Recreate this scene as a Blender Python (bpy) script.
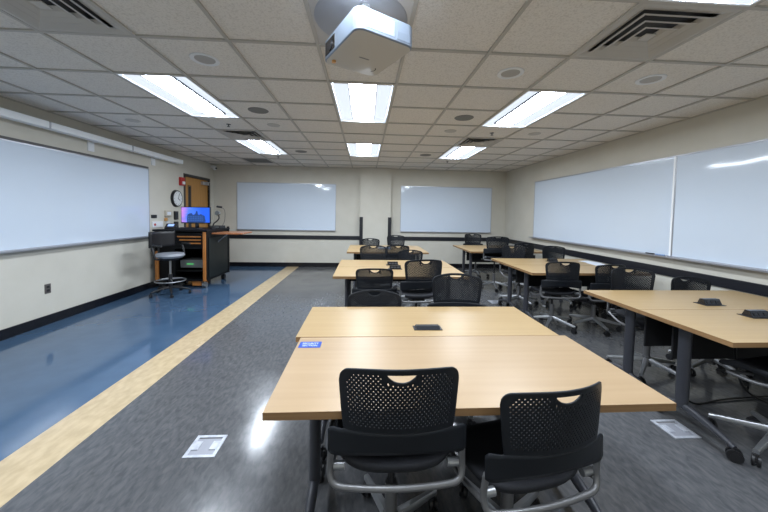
import bpy, bmesh, math, random
from mathutils import Vector, Matrix
from math import sin, cos, pi, radians

# ------------------------------------------------------------------ clear
for o in list(bpy.data.objects): bpy.data.objects.remove(o, do_unlink=True)
SC = bpy.context.scene
COL = SC.collection
random.seed(7)

# ------------------------------------------------------------------ camera
EYE = 1.43
yaw, pit, roll = .0601, .045, .0169
FPX, CY = 313.66, 227.6
f = Vector((sin(yaw)*cos(pit), cos(yaw)*cos(pit), -sin(pit)))
r = Vector((cos(yaw), -sin(yaw), 0)); u = r.cross(f)
r2 = cos(roll)*r + sin(roll)*u; u2 = -sin(roll)*r + cos(roll)*u
cd = bpy.data.cameras.new('camera'); cam = bpy.data.objects.new('camera', cd); COL.objects.link(cam)
cd.sensor_width = 36; cd.sensor_fit = 'HORIZONTAL'; cd.lens = 36*FPX/768
cd.shift_y = (CY-256)/768; cd.clip_start = .02
cam.matrix_world = Matrix(((r2.x, u2.x, -f.x, 0), (r2.y, u2.y, -f.y, 0), (r2.z, u2.z, -f.z, EYE), (0, 0, 0, 1)))
SC.camera = cam

# ------------------------------------------------------------------ world, exposure, light levels
w = bpy.data.worlds.new('world'); SC.world = w; w.use_nodes = True
w.node_tree.nodes['Background'].inputs[0].default_value = (.5, .55, .6, 1)
w.node_tree.nodes['Background'].inputs[1].default_value = 0.0
SC.view_settings.view_transform = 'Standard'; SC.view_settings.look = 'None'
SC.view_settings.exposure = 1.62; SC.view_settings.gamma = 1; SC.view_settings.use_curve_mapping = False
LAMP = 8.5                      # strength of the fluorescent lenses
LAMP_COL = (.87, .955, 1.06)

# ------------------------------------------------------------------ materials
def mat(name, col, rough=.5, metal=0, spec=.5, emit=None, estr=0, coat=0):
    m = bpy.data.materials.new(name); m.use_nodes = True
    b = m.node_tree.nodes['Principled BSDF']
    b.inputs['Base Color'].default_value = (*col, 1); b.inputs['Roughness'].default_value = rough
    b.inputs['Metallic'].default_value = metal; b.inputs['Specular IOR Level'].default_value = spec
    b.inputs['Coat Weight'].default_value = coat
    if emit: b.inputs['Emission Color'].default_value = (*emit, 1); b.inputs['Emission Strength'].default_value = estr
    return m
def nodes(m): return m.node_tree, m.node_tree.nodes, m.node_tree.links, m.node_tree.nodes['Principled BSDF']
def noise_col(m, c1, c2, scale=8, stretch=(1, 1, 1), detail=6, lo=.35, hi=.65, bump=0, bscale=None, rough=None, dist=0, rot=0):
    nt, N, L, b = nodes(m)
    tc = N.new('ShaderNodeTexCoord'); mp = N.new('ShaderNodeMapping'); mp.inputs['Scale'].default_value = stretch
    mp.inputs['Rotation'].default_value = (0, 0, rot)
    L.new(tc.outputs['Object'], mp.inputs[0])
    n = N.new('ShaderNodeTexNoise'); n.inputs['Scale'].default_value = scale; n.inputs['Detail'].default_value = detail
    n.inputs['Distortion'].default_value = dist
    L.new(mp.outputs[0], n.inputs['Vector'])
    cr = N.new('ShaderNodeValToRGB'); cr.color_ramp.elements[0].position = lo; cr.color_ramp.elements[1].position = hi
    cr.color_ramp.elements[0].color = (*c1, 1); cr.color_ramp.elements[1].color = (*c2, 1)
    L.new(n.outputs['Fac'], cr.inputs[0]); L.new(cr.outputs[0], b.inputs['Base Color'])
    if bump:
        n2 = N.new('ShaderNodeTexNoise'); n2.inputs['Scale'].default_value = bscale or scale; n2.inputs['Detail'].default_value = 3
        L.new(tc.outputs['Object'], n2.inputs['Vector'])
        bp = N.new('ShaderNodeBump'); bp.inputs['Strength'].default_value = bump; bp.inputs['Distance'].default_value = .01
        L.new(n2.outputs['Fac'], bp.inputs['Height']); L.new(bp.outputs[0], b.inputs['Normal'])
    if rough:
        n3 = N.new('ShaderNodeTexNoise'); n3.inputs['Scale'].default_value = 2.5; n3.inputs['Detail'].default_value = 5
        L.new(tc.outputs['Object'], n3.inputs['Vector'])
        mr = N.new('ShaderNodeMapRange'); mr.inputs[3].default_value = rough[0]; mr.inputs[4].default_value = rough[1]
        mr.inputs[1].default_value = .3; mr.inputs[2].default_value = .7
        L.new(n3.outputs['Fac'], mr.inputs[0]); L.new(mr.outputs[0], b.inputs['Roughness'])
    return m
M = {}
M['wall'] = noise_col(mat('wall_paint', (.5, .47, .4), .65, spec=.3), (.60, .575, .50), (.63, .605, .53), 3, bump=.15, bscale=220)
M['tile'] = noise_col(mat('ceiling_tile', (.6, .57, .5), .95, spec=.1), (.68, .65, .60), (.80, .77, .72), 90, detail=5, lo=.36, hi=.52, bump=.5, bscale=160)
M['tbar'] = mat('ceiling_bar', (.46, .44, .40), .5)
M['floor_grey'] = noise_col(mat('floor_grey', (.1, .1, .1), .2), (.070, .073, .080), (.125, .125, .128), 38, (1, .42, 1), 6, .34, .78, bump=.05, bscale=11, rough=(.10, .26), dist=.5, rot=.75)
M['floor_blue'] = noise_col(mat('floor_blue', (.05, .1, .2), .15), (.050, .095, .165), (.058, .108, .185), 5, rough=(.07, .14), bump=.015, bscale=8)
M['floor_cream'] = noise_col(mat('floor_cream', (.6, .5, .3), .2), (.44, .34, .20), (.54, .42, .26), 22, (1, .5, 1), 8, .35, .65, rough=(.14, .28))
M['black'] = mat('black_rubber', (.012, .012, .014), .45)
M['rail'] = mat('black_rail', (.010, .011, .016), .4)
M['cove'] = mat('black_cove_base', (.007, .007, .010), .25)
M['wood'] = noise_col(mat('maple_laminate', (.6, .45, .27), .36, spec=.35), (.355, .24, .112), (.41, .285, .14), 2.5, (.3, 9, 1), 3, .2, .8)
M['wood_pink'] = noise_col(mat('maple_laminate_pink', (.6, .45, .27), .36, spec=.35), (.33, .225, .125), (.385, .27, .157), 2.5, (.3, 9, 1), 3, .2, .8)
M['woodedge'] = noise_col(mat('maple_edge', (.5, .3, .15), .45), (.25, .14, .06), (.31, .18, .08), 6, (.3, 1, 12))
M['door'] = noise_col(mat('oak_door', (.5, .25, .07), .4), (.42, .20, .045), (.52, .26, .07), 7, (6, 6, .4), 5)
M['orange'] = noise_col(mat('cherry_trim', (.5, .2, .05), .4), (.42, .15, .03), (.52, .20, .05), 9, (1, 1, .3))
M['shelfwood'] = mat('cherry_shelf', (.36, .14, .06), .25)
M['plastic'] = mat('chair_plastic', (.0105, .0125, .0165), .45, spec=.25)
M['seatmat'] = noise_col(mat('seat_fabric', (.01, .01, .015), .8), (.008, .009, .013), (.016, .017, .022), 300)
M['chrome'] = mat('grey_tube', (.20, .20, .205), .42, metal=.6)
M['silver'] = mat('silver_metal', (.36, .37, .385), .34, metal=.8)
M['leggrey'] = mat('charcoal_leg', (.040, .042, .052), .42)
M['blackgloss'] = mat('black_gloss', (.008, .008, .010), .15)
M['panel'] = mat('modesty_black', (.007, .007, .009), .8)
M['white'] = mat('white_plastic', (.78, .80, .82), .4)
M['bar'] = mat('white_bar', (.93, .96, .98), .35)
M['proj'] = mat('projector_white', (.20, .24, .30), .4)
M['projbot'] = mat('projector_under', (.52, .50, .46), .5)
M['alu'] = mat('aluminium', (.45, .46, .50), .35, metal=.7)
M['vent'] = mat('vent_white', (.50, .48, .44), .5)
M['dark'] = mat('dark_void', (.10, .10, .10), .9)
M['grille'] = mat('grey_grille', (.20, .20, .19), .8)
M['red'] = mat('alarm_red', (.45, .02, .02), .4)
M['face'] = mat('clock_face', (.75, .77, .78), .5)
M['paper'] = mat('paper', (.75, .80, .88), .6)
M['bluepaper'] = mat('blue_cover', (.20, .32, .55), .5)
M['sticker'] = mat('blue_sticker', (.001, .055, .36), .35)
M['stickertext'] = mat('sticker_text', (.45, .52, .62), .5)
M['plateme'] = noise_col(mat('floorbox_metal', (.45, .47, .52), .35, metal=.35), (.42, .44, .50), (.55, .57, .62), 30)
M['consbody'] = mat('console_black', (.0045, .005, .006), .5, spec=.2)
M['ledg'] = mat('equipment_grey', (.12, .13, .13), .5)
M['lamp'] = mat('lamp_lens', (.9, .9, .9), .5, emit=LAMP_COL, estr=LAMP*1.95)
M['reflglow'] = mat('lamp_reflector_glow', (.10, .11, .12), .5, emit=(.86, .95, 1.06), estr=.30)  # dim emission stands in for lamp light caught by the white reflectors
M['divider'] = mat('lamp_divider', (.06, .065, .08), .6)
M['reflector'] = mat('lamp_reflector', (.72, .78, .85), .4)
M['seatgrey'] = mat('grey_vinyl', (.30, .32, .36), .35)
M['beige'] = mat('beige_plate', (.55, .50, .42), .4)
M['amber'] = mat('amber_plate', (.65, .33, .10), .4)
M['screenoff'] = mat('lens_glass', (.02, .022, .03), .08)
# whiteboard: glossy porcelain with a faint waviness
M['board'] = mat('whiteboard', (.63, .71, .81), .07, spec=.55)
nt, N, L, b = nodes(M['board'])
tc = N.new('ShaderNodeTexCoord'); n = N.new('ShaderNodeTexNoise'); n.inputs['Scale'].default_value = 1.6; n.inputs['Detail'].default_value = 1
L.new(tc.outputs['Object'], n.inputs['Vector']); bp = N.new('ShaderNodeBump'); bp.inputs['Strength'].default_value = .35; bp.inputs['Distance'].default_value = .02
L.new(n.outputs['Fac'], bp.inputs['Height']); L.new(bp.outputs[0], b.inputs['Normal'])
# monitor picture: evening sky
M['screen'] = mat('screen_sky', (0, 0, 0), .2)
nt, N, L, b = nodes(M['screen'])
tc = N.new('ShaderNodeTexCoord'); sp = N.new('ShaderNodeSeparateXYZ'); L.new(tc.outputs['Generated'], sp.inputs[0])
ns = N.new('ShaderNodeTexNoise'); ns.inputs['Scale'].default_value = 3; L.new(tc.outputs['Generated'], ns.inputs['Vector'])
ad = N.new('ShaderNodeMath'); ad.operation = 'MULTIPLY_ADD'; ad.inputs[1].default_value = .5
L.new(ns.outputs['Fac'], ad.inputs[0]); L.new(sp.outputs['X'], ad.inputs[2])
cr = N.new('ShaderNodeValToRGB'); e = cr.color_ramp.elements
e[0].position = .25; e[0].color = (.55, .22, .62, 1); e[1].position = .95; e[1].color = (.01, .10, .75, 1)
q = e.new(.5); q.color = (.06, .18, .85, 1)
L.new(ad.outputs[0], cr.inputs[0]); L.new(cr.outputs[0], b.inputs['Emission Color']); b.inputs['Emission Strength'].default_value = .45
M['building'] = mat('screen_building', (0, 0, 0), .2, emit=(.01, .045, .20), estr=.4)
M['screenwin'] = mat('screen_window', (0, 0, 0), .2, emit=(.08, .25, .75), estr=.25)

# ------------------------------------------------------------------ mesh helpers
def finish(name, bm, mats, parent=None, smooth=False, loc=None, bevel=0, keep=False):
    me = bpy.data.meshes.new(name)
    bmesh.ops.recalc_face_normals(bm, faces=bm.faces) if not keep else None
    bm.to_mesh(me); bm.free()
    if not isinstance(mats, (list, tuple)): mats = [mats]
    for m in mats: me.materials.append(m)
    if smooth:
        for p in me.polygons: p.use_smooth = True
    o = bpy.data.objects.new(name, me); COL.objects.link(o)
    if parent: o.parent = parent
    if loc: o.location = loc
    if smooth and smooth != 'all':
        md = o.modifiers.new('e', 'EDGE_SPLIT'); md.split_angle = radians(38)
    if bevel:
        md = o.modifiers.new('b', 'BEVEL'); md.width = bevel; md.segments = 2; md.limit_method = 'ANGLE'
    return o
def box(bm, x0, x1, y0, y1, z0, z1, mi=0):
    v = [bm.verts.new(p) for p in ((x0,y0,z0),(x1,y0,z0),(x1,y1,z0),(x0,y1,z0),(x0,y0,z1),(x1,y0,z1),(x1,y1,z1),(x0,y1,z1))]
    fs = [bm.faces.new([v[i] for i in q]) for q in ((0,3,2,1),(4,5,6,7),(0,1,5,4),(1,2,6,5),(2,3,7,6),(3,0,4,7))]
    for q in fs: q.material_index = mi
    return v, fs
def B(*a, mi=0):
    bm = bmesh.new(); box(bm, *a, mi=mi); return bm
def rbox(x0, x1, y0, y1, z0, z1, rv=.01, seg=3):
    bm = bmesh.new(); box(bm, x0, x1, y0, y1, z0, z1)
    bmesh.ops.bevel(bm, geom=list(bm.edges), offset=rv, segments=seg, affect='EDGES', profile=.5)
    return bm
def cyl(bm, p0, p1, r0, r1=None, n=16, caps=True, ex=1.0):
    p0, p1 = Vector(p0), Vector(p1); r1 = r0 if r1 is None else r1
    d = (p1-p0).normalized(); a = Vector((0, 0, 1)) if abs(d.z) < .9 else Vector((1, 0, 0))
    s = d.cross(a).normalized(); t = d.cross(s)
    A = []; Bq = []
    for i in range(n):
        q = 2*pi*i/n; o = s*cos(q)*ex + t*sin(q)
        A.append(bm.verts.new(p0+o*r0)); Bq.append(bm.verts.new(p1+o*r1))
    for i in range(n): bm.faces.new((A[i], A[(i+1) % n], Bq[(i+1) % n], Bq[i]))
    if caps: bm.faces.new(A[::-1]); bm.faces.new(Bq)
def tube(bm, pts, rad, n=10, closed=False):
    """smooth tube through pts (Catmull-Rom), rad number or list"""
    P = [Vector(p) for p in pts]; K = len(P)
    R_ = rad if isinstance(rad, (list, tuple)) else [rad]*K
    C, RR = [], []
    for i in range(K-1):
        a = P[max(i-1, 0)]; b_ = P[i]; c = P[i+1]; d = P[min(i+2, K-1)]
        for k in range(6):
            t = k/6
            C.append(.5*((2*b_)+(-a+c)*t+(2*a-5*b_+4*c-d)*t*t+(-a+3*b_-3*c+d)*t**3)); RR.append(R_[i]*(1-t)+R_[i+1]*t)
    C.append(P[-1]); RR.append(R_[-1])
    rings = []; prev = None
    for i, c in enumerate(C):
        d = (C[min(i+1, len(C)-1)]-C[max(i-1, 0)]).normalized()
        if prev is None:
            a = Vector((0, 0, 1)) if abs(d.z) < .9 else Vector((1, 0, 0)); s = d.cross(a).normalized()
        else: s = (prev - d*prev.dot(d)).normalized()
        prev = s; t = d.cross(s)
        rings.append([bm.verts.new(c+(s*cos(2*pi*k/n)+t*sin(2*pi*k/n))*RR[i]) for k in range(n)])
    for i in range(len(rings)-1):
        for k in range(n): bm.faces.new((rings[i][k], rings[i][(k+1) % n], rings[i+1][(k+1) % n], rings[i+1][k]))
    bm.faces.new(rings[0][::-1]); bm.faces.new(rings[-1])
def struct(name, bm, mats, **k):
    o = finish(name, bm, mats, **k); o['kind'] = 'structure'; return o
def tag(o, label, cat, group=None):
    o['label'] = label; o['category'] = cat
    if group: o['group'] = group
    return o
def thing(name, loc, label, cat, group=None, rz=0):
    o = bpy.data.objects.new(name, None); COL.objects.link(o); o.empty_display_size = .1
    o.location = loc; o.rotation_euler = (0, 0, rz); return tag(o, label, cat, group)
def copy_tree(o, parent=None):
    c = o.copy(); COL.objects.link(c); c.parent = parent
    for ch in [q for q in KIDS.get(o.name, [])]:
        copy_tree(ch, c)
    return c
KIDS = {}
def index_kids():
    KIDS.clear()
    for o in bpy.data.objects:
        if o.parent: KIDS.setdefault(o.parent.name, []).append(o)

# ------------------------------------------------------------------ room shell
XL, XR, YB, YF, ZC = -3.877, 3.769, 8.28, -.77, 2.597
SX0, SX1 = -2.03, -1.715
bm = bmesh.new()
box(bm, XL-.1, SX0, YF-.1, YB+.1, -.1, 0, 1); box(bm, SX0, SX1, YF-.1, YB+.1, -.1, 0, 2); box(bm, SX1, XR+.1, YF-.1, YB+.1, -.1, 0, 0)
struct('floor', bm, [M['floor_grey'], M['floor_blue'], M['floor_cream']])
DY0, DY1, DZ = 7.02, 8.03, 2.16
bm = bmesh.new()
box(bm, XL-.1, XL, YF-.1, DY0, 0, ZC+.3); box(bm, XL-.1, XL, DY1, YB+.1, 0, ZC+.3); box(bm, XL-.1, XL, DY0, DY1, DZ, ZC+.3)
struct('wall_left', bm, M['wall'])
struct('wall_right', B(XR, XR+.1, YF-.1, YB+.1, 0, ZC+.3), M['wall'])
bm = bmesh.new(); box(bm, XL, XR, YB, YB+.1, 0, ZC+.3); struct('wall_back', bm, M['wall'])
struct('wall_front', B(XL, XR, YF-.1, YF, 0, ZC+.3), M['wall'])
CX0, CX1, CYF = -.135, .665, 8.15
struct('wall_column', B(CX0, CX1, CYF, YB, 0, ZC), M['wall'])
for a, b_ in ((CX0-.012, CX0+.075), (CX1-.075, CX1+.012)):
    bm = bmesh.new(); box(bm, a, b_, CYF-.012, CYF, .08, 1.33)
    if a < CX0: box(bm, CX0-.012, CX0, CYF, YB, .08, 1.33)
    else: box(bm, CX1, CX1+.012, CYF, YB, .08, 1.33)
    struct('trim_1' if a < 0 else 'trim_2', bm, M['rail'])
# chair rail
struct('trim_3', B(XL, CX0-.012, YB-.022, YB, .725, .825), M['rail'], bevel=.004)
struct('trim_4', B(CX1+.012, XR-.022, YB-.022, YB, .725, .825), M['rail'], bevel=.004)
struct('trim_5', B(XR-.022, XR, YF, YB, .715, .82), M['rail'], bevel=.004)
# cove bases
bm = bmesh.new(); box(bm, XL, XL+.012, YF, DY0-.06, 0, .115); struct('baseboard_left', bm, M['cove'])
struct('baseboard_right', B(XR-.012, XR, YF, YB, 0, .11), M['cove'])
bm = bmesh.new(); box(bm, XL, CX0, YB-.012, YB, 0, .11); box(bm, CX1, XR, YB-.012, YB, 0, .11); box(bm, CX0, CX1, CYF-.012, CYF, 0, .11)
struct('baseboard_back', bm, M['cove'])
struct('baseboard_front', B(XL, XR, YF, YF+.012, 0, .11), M['cove'])

# ceiling
T = .61; GX, GY = -2.177, 2.2706
ci0, ci1 = -3, 10; rj0, rj1 = -9, 10
LIGHTS = [(c, j) for j in (1, 5, -3) for c in (0, 3, 6)]
DIFF = [(0, -1), (6, -1), (0, 4), (6, 4)]
RET = [(-1, 8)]
PLATE = (3, -1)
skip = set(DIFF) | set(RET) | {PLATE}
for c, j in LIGHTS: skip |= {(c, j), (c, j+1)}
bm = bmesh.new()
for c in range(ci0, ci1):
    for j in range(rj0, rj1):
        if (c, j) in skip: continue
        x0, x1 = max(GX+c*T, XL), min(GX+(c+1)*T, XR); y0, y1 = max(GY+j*T, YF), min(GY+(j+1)*T, YB)
        if x1 <= x0 or y1 <= y0: continue
        vs = [bm.verts.new(p) for p in ((x0, y0, ZC+.008), (x0, y1, ZC+.008), (x1, y1, ZC+.008), (x1, y0, ZC+.008))]
        bm.faces.new(vs)
box(bm, XL-.1, XR+.1, YF-.1, YB+.1, ZC+.29, ZC+.33)
struct('ceiling', bm, M['tile'], keep=True)
bm = bmesh.new()
inl = {}
for c in range(ci0, ci1+1):
    x = GX+c*T
    if not XL < x < XR: continue
    box(bm, x-.012, x+.012, YF, YB, ZC-.004, ZC+.02)
for j in range(rj0, rj1+1):
    y = GY+j*T
    if not YF < y < YB: continue
    for c in range(ci0, ci1):
        if (c, j) in skip and (c, j-1) in skip and any(l[0] == c and l[1]+1 == j for l in LIGHTS): continue
        x0, x1 = max(GX+c*T+.012, XL), min(GX+(c+1)*T-.012, XR)
        if x1 > x0: box(bm, x0, x1, y-.012, y+.012, ZC-.004, ZC+.02)
box(bm, XL, XL+.02, YF, YB, ZC-.004, ZC+.02); box(bm, XR-.02, XR, YF, YB, ZC-.004, ZC+.02)
box(bm, XL+.02, XR-.02, YB-.02, YB, ZC-.004, ZC+.02)
struct('trim_6', bm, M['tbar'])

# door in the left wall
bm = bmesh.new(); fx0, fx1 = XL-.1, XL+.012
box(bm, fx0, fx1, DY0-.055, DY0, 0, DZ+.055); box(bm, fx0, fx1, DY1, DY1+.055, 0, DZ+.055); box(bm, fx0, fx1, DY0, DY1, DZ, DZ+.055)
box(bm, fx0-.02, fx0, DY0-.055, DY1+.055, 0, DZ)
struct('trim_7', bm, mat('door_frame', (.05, .045, .04), .5))
d = struct('door_1', B(XL-.065, XL-.02, DY0+.004, DY1-.004, .01, DZ-.004), M['door'])
finish('window_strip', B(XL-.021, XL-.016, DY0+.14, DY0+.27, 1.0, 1.98), mat('vision_frame', (.10, .055, .02), .35), d)
finish('glass', B(XL-.016, XL-.0145, DY0+.165, DY0+.245, 1.03, 1.95), M['screenoff'], d)
cl = finish('door_closer', rbox(XL-.02, XL+.045, DY1-.33, DY1-.05, DZ-.12, DZ-.045, .008), M['alu'], d)
finish('closer_arm', B(XL, XL+.02, DY1-.12, DY1+.04, DZ-.043, DZ-.03), M['alu'], d)
hb = bmesh.new(); cyl(hb, (XL-.02, DY0+.08, 1.0), (XL+.05, DY0+.08, 1.0), .012); cyl(hb, (XL+.045, DY0+.08, 1.0), (XL+.045, DY0+.2, 1.0), .010)
finish('door_handle', hb, M['alu'], d, smooth=True)

# ------------------------------------------------------------------ ceiling fittings
def make_troffer():
    t = thing('ceiling_light', (0, 0, ZC), '', 'ceiling light')
    bm = bmesh.new(); W, Ln = .293, .598
    # rim
    box(bm, -W, W, -Ln, -Ln+.012, -.003, .004); box(bm, -W, W, Ln-.012, Ln, -.003, .004)
    box(bm, -W, -W+.012, -Ln+.012, Ln-.012, -.003, .004); box(bm, W-.012, W, -Ln+.012, Ln-.012, -.003, .004)
    finish('frame', bm, M['white'], t)
    bm = bmesh.new()   # housing pan, open downwards
    w0, l0 = W-.012, Ln-.012
    box(bm, -w0, w0, -l0, l0, .10, .11); box(bm, -w0-.006, -w0, -l0, l0, .004, .10); box(bm, w0, w0+.006, -l0, l0, .004, .10)
    box(bm, -w0, w0, -l0-.006, -l0, .004, .10); box(bm, -w0, w0, l0, l0+.006, .004, .10)
    finish('housing', bm, M['reflector'], t)
    for s in (-1, 1):
        bm = bmesh.new()
        xs = [s*.275, s*.235, s*.18, s*.136]; zs = [.010, .034, .044, .036]
        for i in range(3):
            v = [bm.verts.new(p) for p in ((xs[i], -.54, zs[i]), (xs[i+1], -.54, zs[i+1]), (xs[i+1], .54, zs[i+1]), (xs[i], .54, zs[i]))]
            bm.faces.new(v)
        finish('side_reflector', bm, M['reflglow'], t, smooth=True)  # outer reflector strip, its lit look painted on by emission
        bm = bmesh.new(); box(bm, s*.131-.004, s*.131+.004, -.55, .55, .016, .05)
        finish('divider', bm, M['divider'], t)
        bm = bmesh.new()
        v = [bm.verts.new(p) for p in ((-w0, s*l0, .004), (w0, s*l0, .004), (w0-.02, s*.54, .045), (-w0+.02, s*.54, .045))]; bm.faces.new(v)
        finish('end_reflector', bm, M['reflglow'], t)  # same painted glow on the end reflectors
    bm = bmesh.new(); K = 10; rows = []
    for i in range(K+1):
        a = pi*i/K; x = -.126*cos(a); z = .035-.022*sin(a)
        rows.append([bm.verts.new((x, -.50-.05*sin(a), z)), bm.verts.new((x, .50+.05*sin(a), z))])
    for i in range(K): bm.faces.new((rows[i][0], rows[i+1][0], rows[i+1][1], rows[i][1]))
    finish('lens', bm, M['lamp'], t, smooth=True)
    return t
tro = make_troffer()
def make_diffuser():
    t = thing('air_diffuser', (0, 0, ZC), '', 'air vent')
    bm = bmesh.new(); h = .292
    for a, b_, z0, z1 in ((h, h-.022, -.002, -.002), (h-.022, h-.064, -.002, .010)):
        ring(bm, a, b_, z0, z1)
    finish('outer_frame', bm, M['vent'], t)
    for a in (.226, .166, .106):
        bm = bmesh.new(); ring(bm, a, a-.034, -.010, .002); ring(bm, a-.034, a-.060, .002, .020); finish('louver', bm, M['vent'], t)
    bm = bmesh.new(); ring(bm, .030, .022, -.008, -.010); box(bm, -.034, .034, -.034, .034, -.010, -.004); finish('center_plate', bm, M['vent'], t)
    finish('duct_box', B(-.285, .285, -.285, .285, .06, .07), M['dark'], t)
    return t
def ring(bm, a, b_, z0, z1):
    o = [bm.verts.new((sx*a, sy*a, z0)) for sx, sy in ((-1, -1), (1, -1), (1, 1), (-1, 1))]
    i_ = [bm.verts.new((sx*b_, sy*b_, z1)) for sx, sy in ((-1, -1), (1, -1), (1, 1), (-1, 1))]
    for k in range(4): bm.faces.new((o[k], o[(k+1) % 4], i_[(k+1) % 4], i_[k]))
dif = make_diffuser()
def make_downlight():
    t = thing('recessed_downlight', (0, 0, ZC+.008), '', 'downlight')
    bm = bmesh.new(); n = 28
    prof = [(.105, -.001), (.103, -.008), (.082, -.009), (.074, -.003)]
    rings = [[bm.verts.new((r_*cos(2*pi*k/n), r_*sin(2*pi*k/n), z)) for k in range(n)] for r_, z in prof]
    for i in range(len(rings)-1):
        for k in range(n): bm.faces.new((rings[i][k], rings[i][(k+1) % n], rings[i+1][(k+1) % n], rings[i+1][k]))
    finish('trim_ring', bm, M['white'], t, smooth=True)
    bm = bmesh.new(); cyl(bm, (0, 0, -.004), (0, 0, -.001), .074, n=24); finish('lens', bm, mat('downlight_lens', (.42, .41, .39), .5), t)
    return t
dl = make_downlight()
def make_disc(name, rad, m):
    bm = bmesh.new(); cyl(bm, (0, 0, -.006), (0, 0, 0), rad*.93, rad, n=28); o = finish(name, bm, m); return o
spk = make_disc('ceiling_speaker', .115, M['grille']); det = make_disc('smoke_detector', .085, M['vent'])
bm = bmesh.new(); cyl(bm, (0, 0, -.004), (0, 0, 0), .03, n=16); cyl(bm, (0, 0, -.03), (0, 0, -.004), .007, n=8); cyl(bm, (0, 0, -.034), (0, 0, -.03), .02, n=12)
spr = finish('sprinkler_head', bm, mat('sprinkler_metal', (.10, .10, .10), .5))
index_kids()
first = {}
def place(src, loc, rz=0, **tg):
    if src.name not in first: first[src.name] = 1; o = src
    else: o = copy_tree(src)
    o.location = loc; o.rotation_euler = (0, 0, rz); tag(o, **tg); return o
side = {0: 'left', 3: 'middle', 6: 'right'}
for c, j in LIGHTS:
    if j == 1: lb = {0: 'large bright ceiling light nearer the camera above the blue floor side', 3: 'bright ceiling light directly behind the hanging white projector', 6: 'large bright ceiling light nearer the camera on the right side of the ceiling'}[c]
    elif j == 5: lb = {0: 'small far ceiling light on the left, next to the square vent', 3: 'small far ceiling light in front of the wall column', 6: 'small far ceiling light on the right, above the far right tables'}[c]
    elif j == -3: lb = {0: 'ceiling light beside the near left air vent, above the frame', 3: 'ceiling light in front of the projector, above the frame', 6: 'ceiling light cut off by the top right edge beside the near air vent'}[c]
    else: lb = 'ceiling light behind the camera on the %s' % side[c]
    place(tro, (GX+(c+.5)*T, GY+(j+1)*T, ZC), label=lb, cat='ceiling light', group='recessed fluorescent ceiling lights')
for (c, j), lb in zip(DIFF, ('large square louvered air vent at the top left corner of the ceiling', 'large square louvered air vent at the top right of the ceiling',
                             'small far square air vent next to the far left ceiling light', 'small far square air vent next to the far right ceiling light')):
    place(dif, (GX+(c+.5)*T, GY+(j+.5)*T, ZC), label=lb, cat='air vent', group='square ceiling air diffusers')
for (c, j), lb in (((1, 0), 'round white recessed downlight left of the projector'), ((5, 0), 'round white recessed downlight just above the right bright ceiling light'), ((7, 0), 'round white recessed downlight beside the near right air vent')):
    place(dl, (GX+(c+.5)*T, GY+(j+.5)*T, ZC+.008), label=lb, cat='downlight', group='recessed round downlights')
for (c, j), lb in (((1, 2), 'grey round ceiling speaker beside the near left ceiling light'), ((5, 2), 'grey round ceiling speaker beside the near right ceiling light'),
                   ((1, 6), 'far grey round ceiling speaker left of the middle lights'), ((5, 6), 'far grey round ceiling speaker right of the middle lights')):
    place(spk, (GX+(c+.5)*T, GY+(j+.5)*T, ZC+.008), label=lb, cat='ceiling speaker', group='grey round ceiling speakers')
for (c, j), lb in (((1, 3), 'pale round detector between the left lights and the middle lights'), ((5, 3), 'pale round detector between the middle lights and the right lights'),
                   ((7, 3), 'pale round detector right of the far right vent'), ((-2, 3), 'pale round detector above the left wall light bar')):
    place(det, (GX+(c+.5)*T, GY+(j+.5)*T, ZC+.008), label=lb, cat='detector', group='pale round ceiling detectors')
for (c, j), lb in (((0, 3), 'sprinkler head just past the near left ceiling light'), ((6, 3), 'sprinkler head just past the near right ceiling light'),
                   ((0, 7), 'far sprinkler head past the far left ceiling light'), ((6, 7), 'far sprinkler head past the far right ceiling light')):
    place(spr, (GX+(c+.5)*T, GY+(j+.55)*T, ZC+.008), label=lb, cat='sprinkler', group='ceiling sprinkler heads')
# return grille
c, j = RET[0]; t = thing('return_grille', (GX+(c+.5)*T, GY+(j+.5)*T, ZC), 'dark flat return air grille in the far left ceiling', 'air vent')
bm = bmesh.new(); ring(bm, .292, .27, -.002, -.002); finish('frame', bm, M['vent'], t)
bm = bmesh.new()
for k in range(26): box(bm, -.27, .27, -.265+k*.0208, -.253+k*.0208, 0, .012)
finish('slats', bm, M['grille'], t); finish('backing', B(-.28, .28, -.28, .28, .02, .03), M['dark'], t)

# projector plate and projector
c, j = PLATE; px_, py_ = GX+(c+.5)*T, GY+(j+.5)*T
t = thing('projector_ceiling_plate', (px_, py_, ZC), 'grey metal ceiling panel with a large round plate above the projector', 'ceiling plate')
finish('panel', B(-.293, .293, -.293, .293, .002, .008), mat('plate_grey', (.55, .54, .52), .35, metal=.2), t)
bm = bmesh.new(); cyl(bm, (0, 0, -.004), (0, 0, .002), .27, .28, n=48); finish('round_plate', bm, mat('plate_shaded', (.40, .41, .44), .35, metal=.3), t, smooth=True)  # bluish shade around the projector mount is painted into the plate's darker colour
PR = radians(29)
t = thing('projector', (-.005, 1.775, 2.295), 'white projector hanging from the ceiling above the tables', 'projector', rz=PR)
hx, hy = .172, .213
bm = bmesh.new()
prof = []
for cx_, cy_, a0 in ((hx-.045, hy-.045, 0), (-hx+.045, hy-.045, 90), (-hx+.045, -hy+.045, 180), (hx-.045, -hy+.045, 270)):
    for k in range(7): prof.append((cx_+.045*cos(radians(a0+15*k)), cy_+.045*sin(radians(a0+15*k))))
n = len(prof); lv = [(0, .965), (.006, 1), (.105, 1), (.112, .975)]
rings = [[bm.verts.new((x*s, y*s, z)) for x, y in prof] for z, s in lv]
for i in range(3):
    for k in range(n): bm.faces.new((rings[i][k], rings[i][(k+1) % n], rings[i+1][(k+1) % n], rings[i+1][k]))
q = bm.faces.new(rings[0][::-1]); q.material_index = 1; bm.faces.new(rings[-1])
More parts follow.
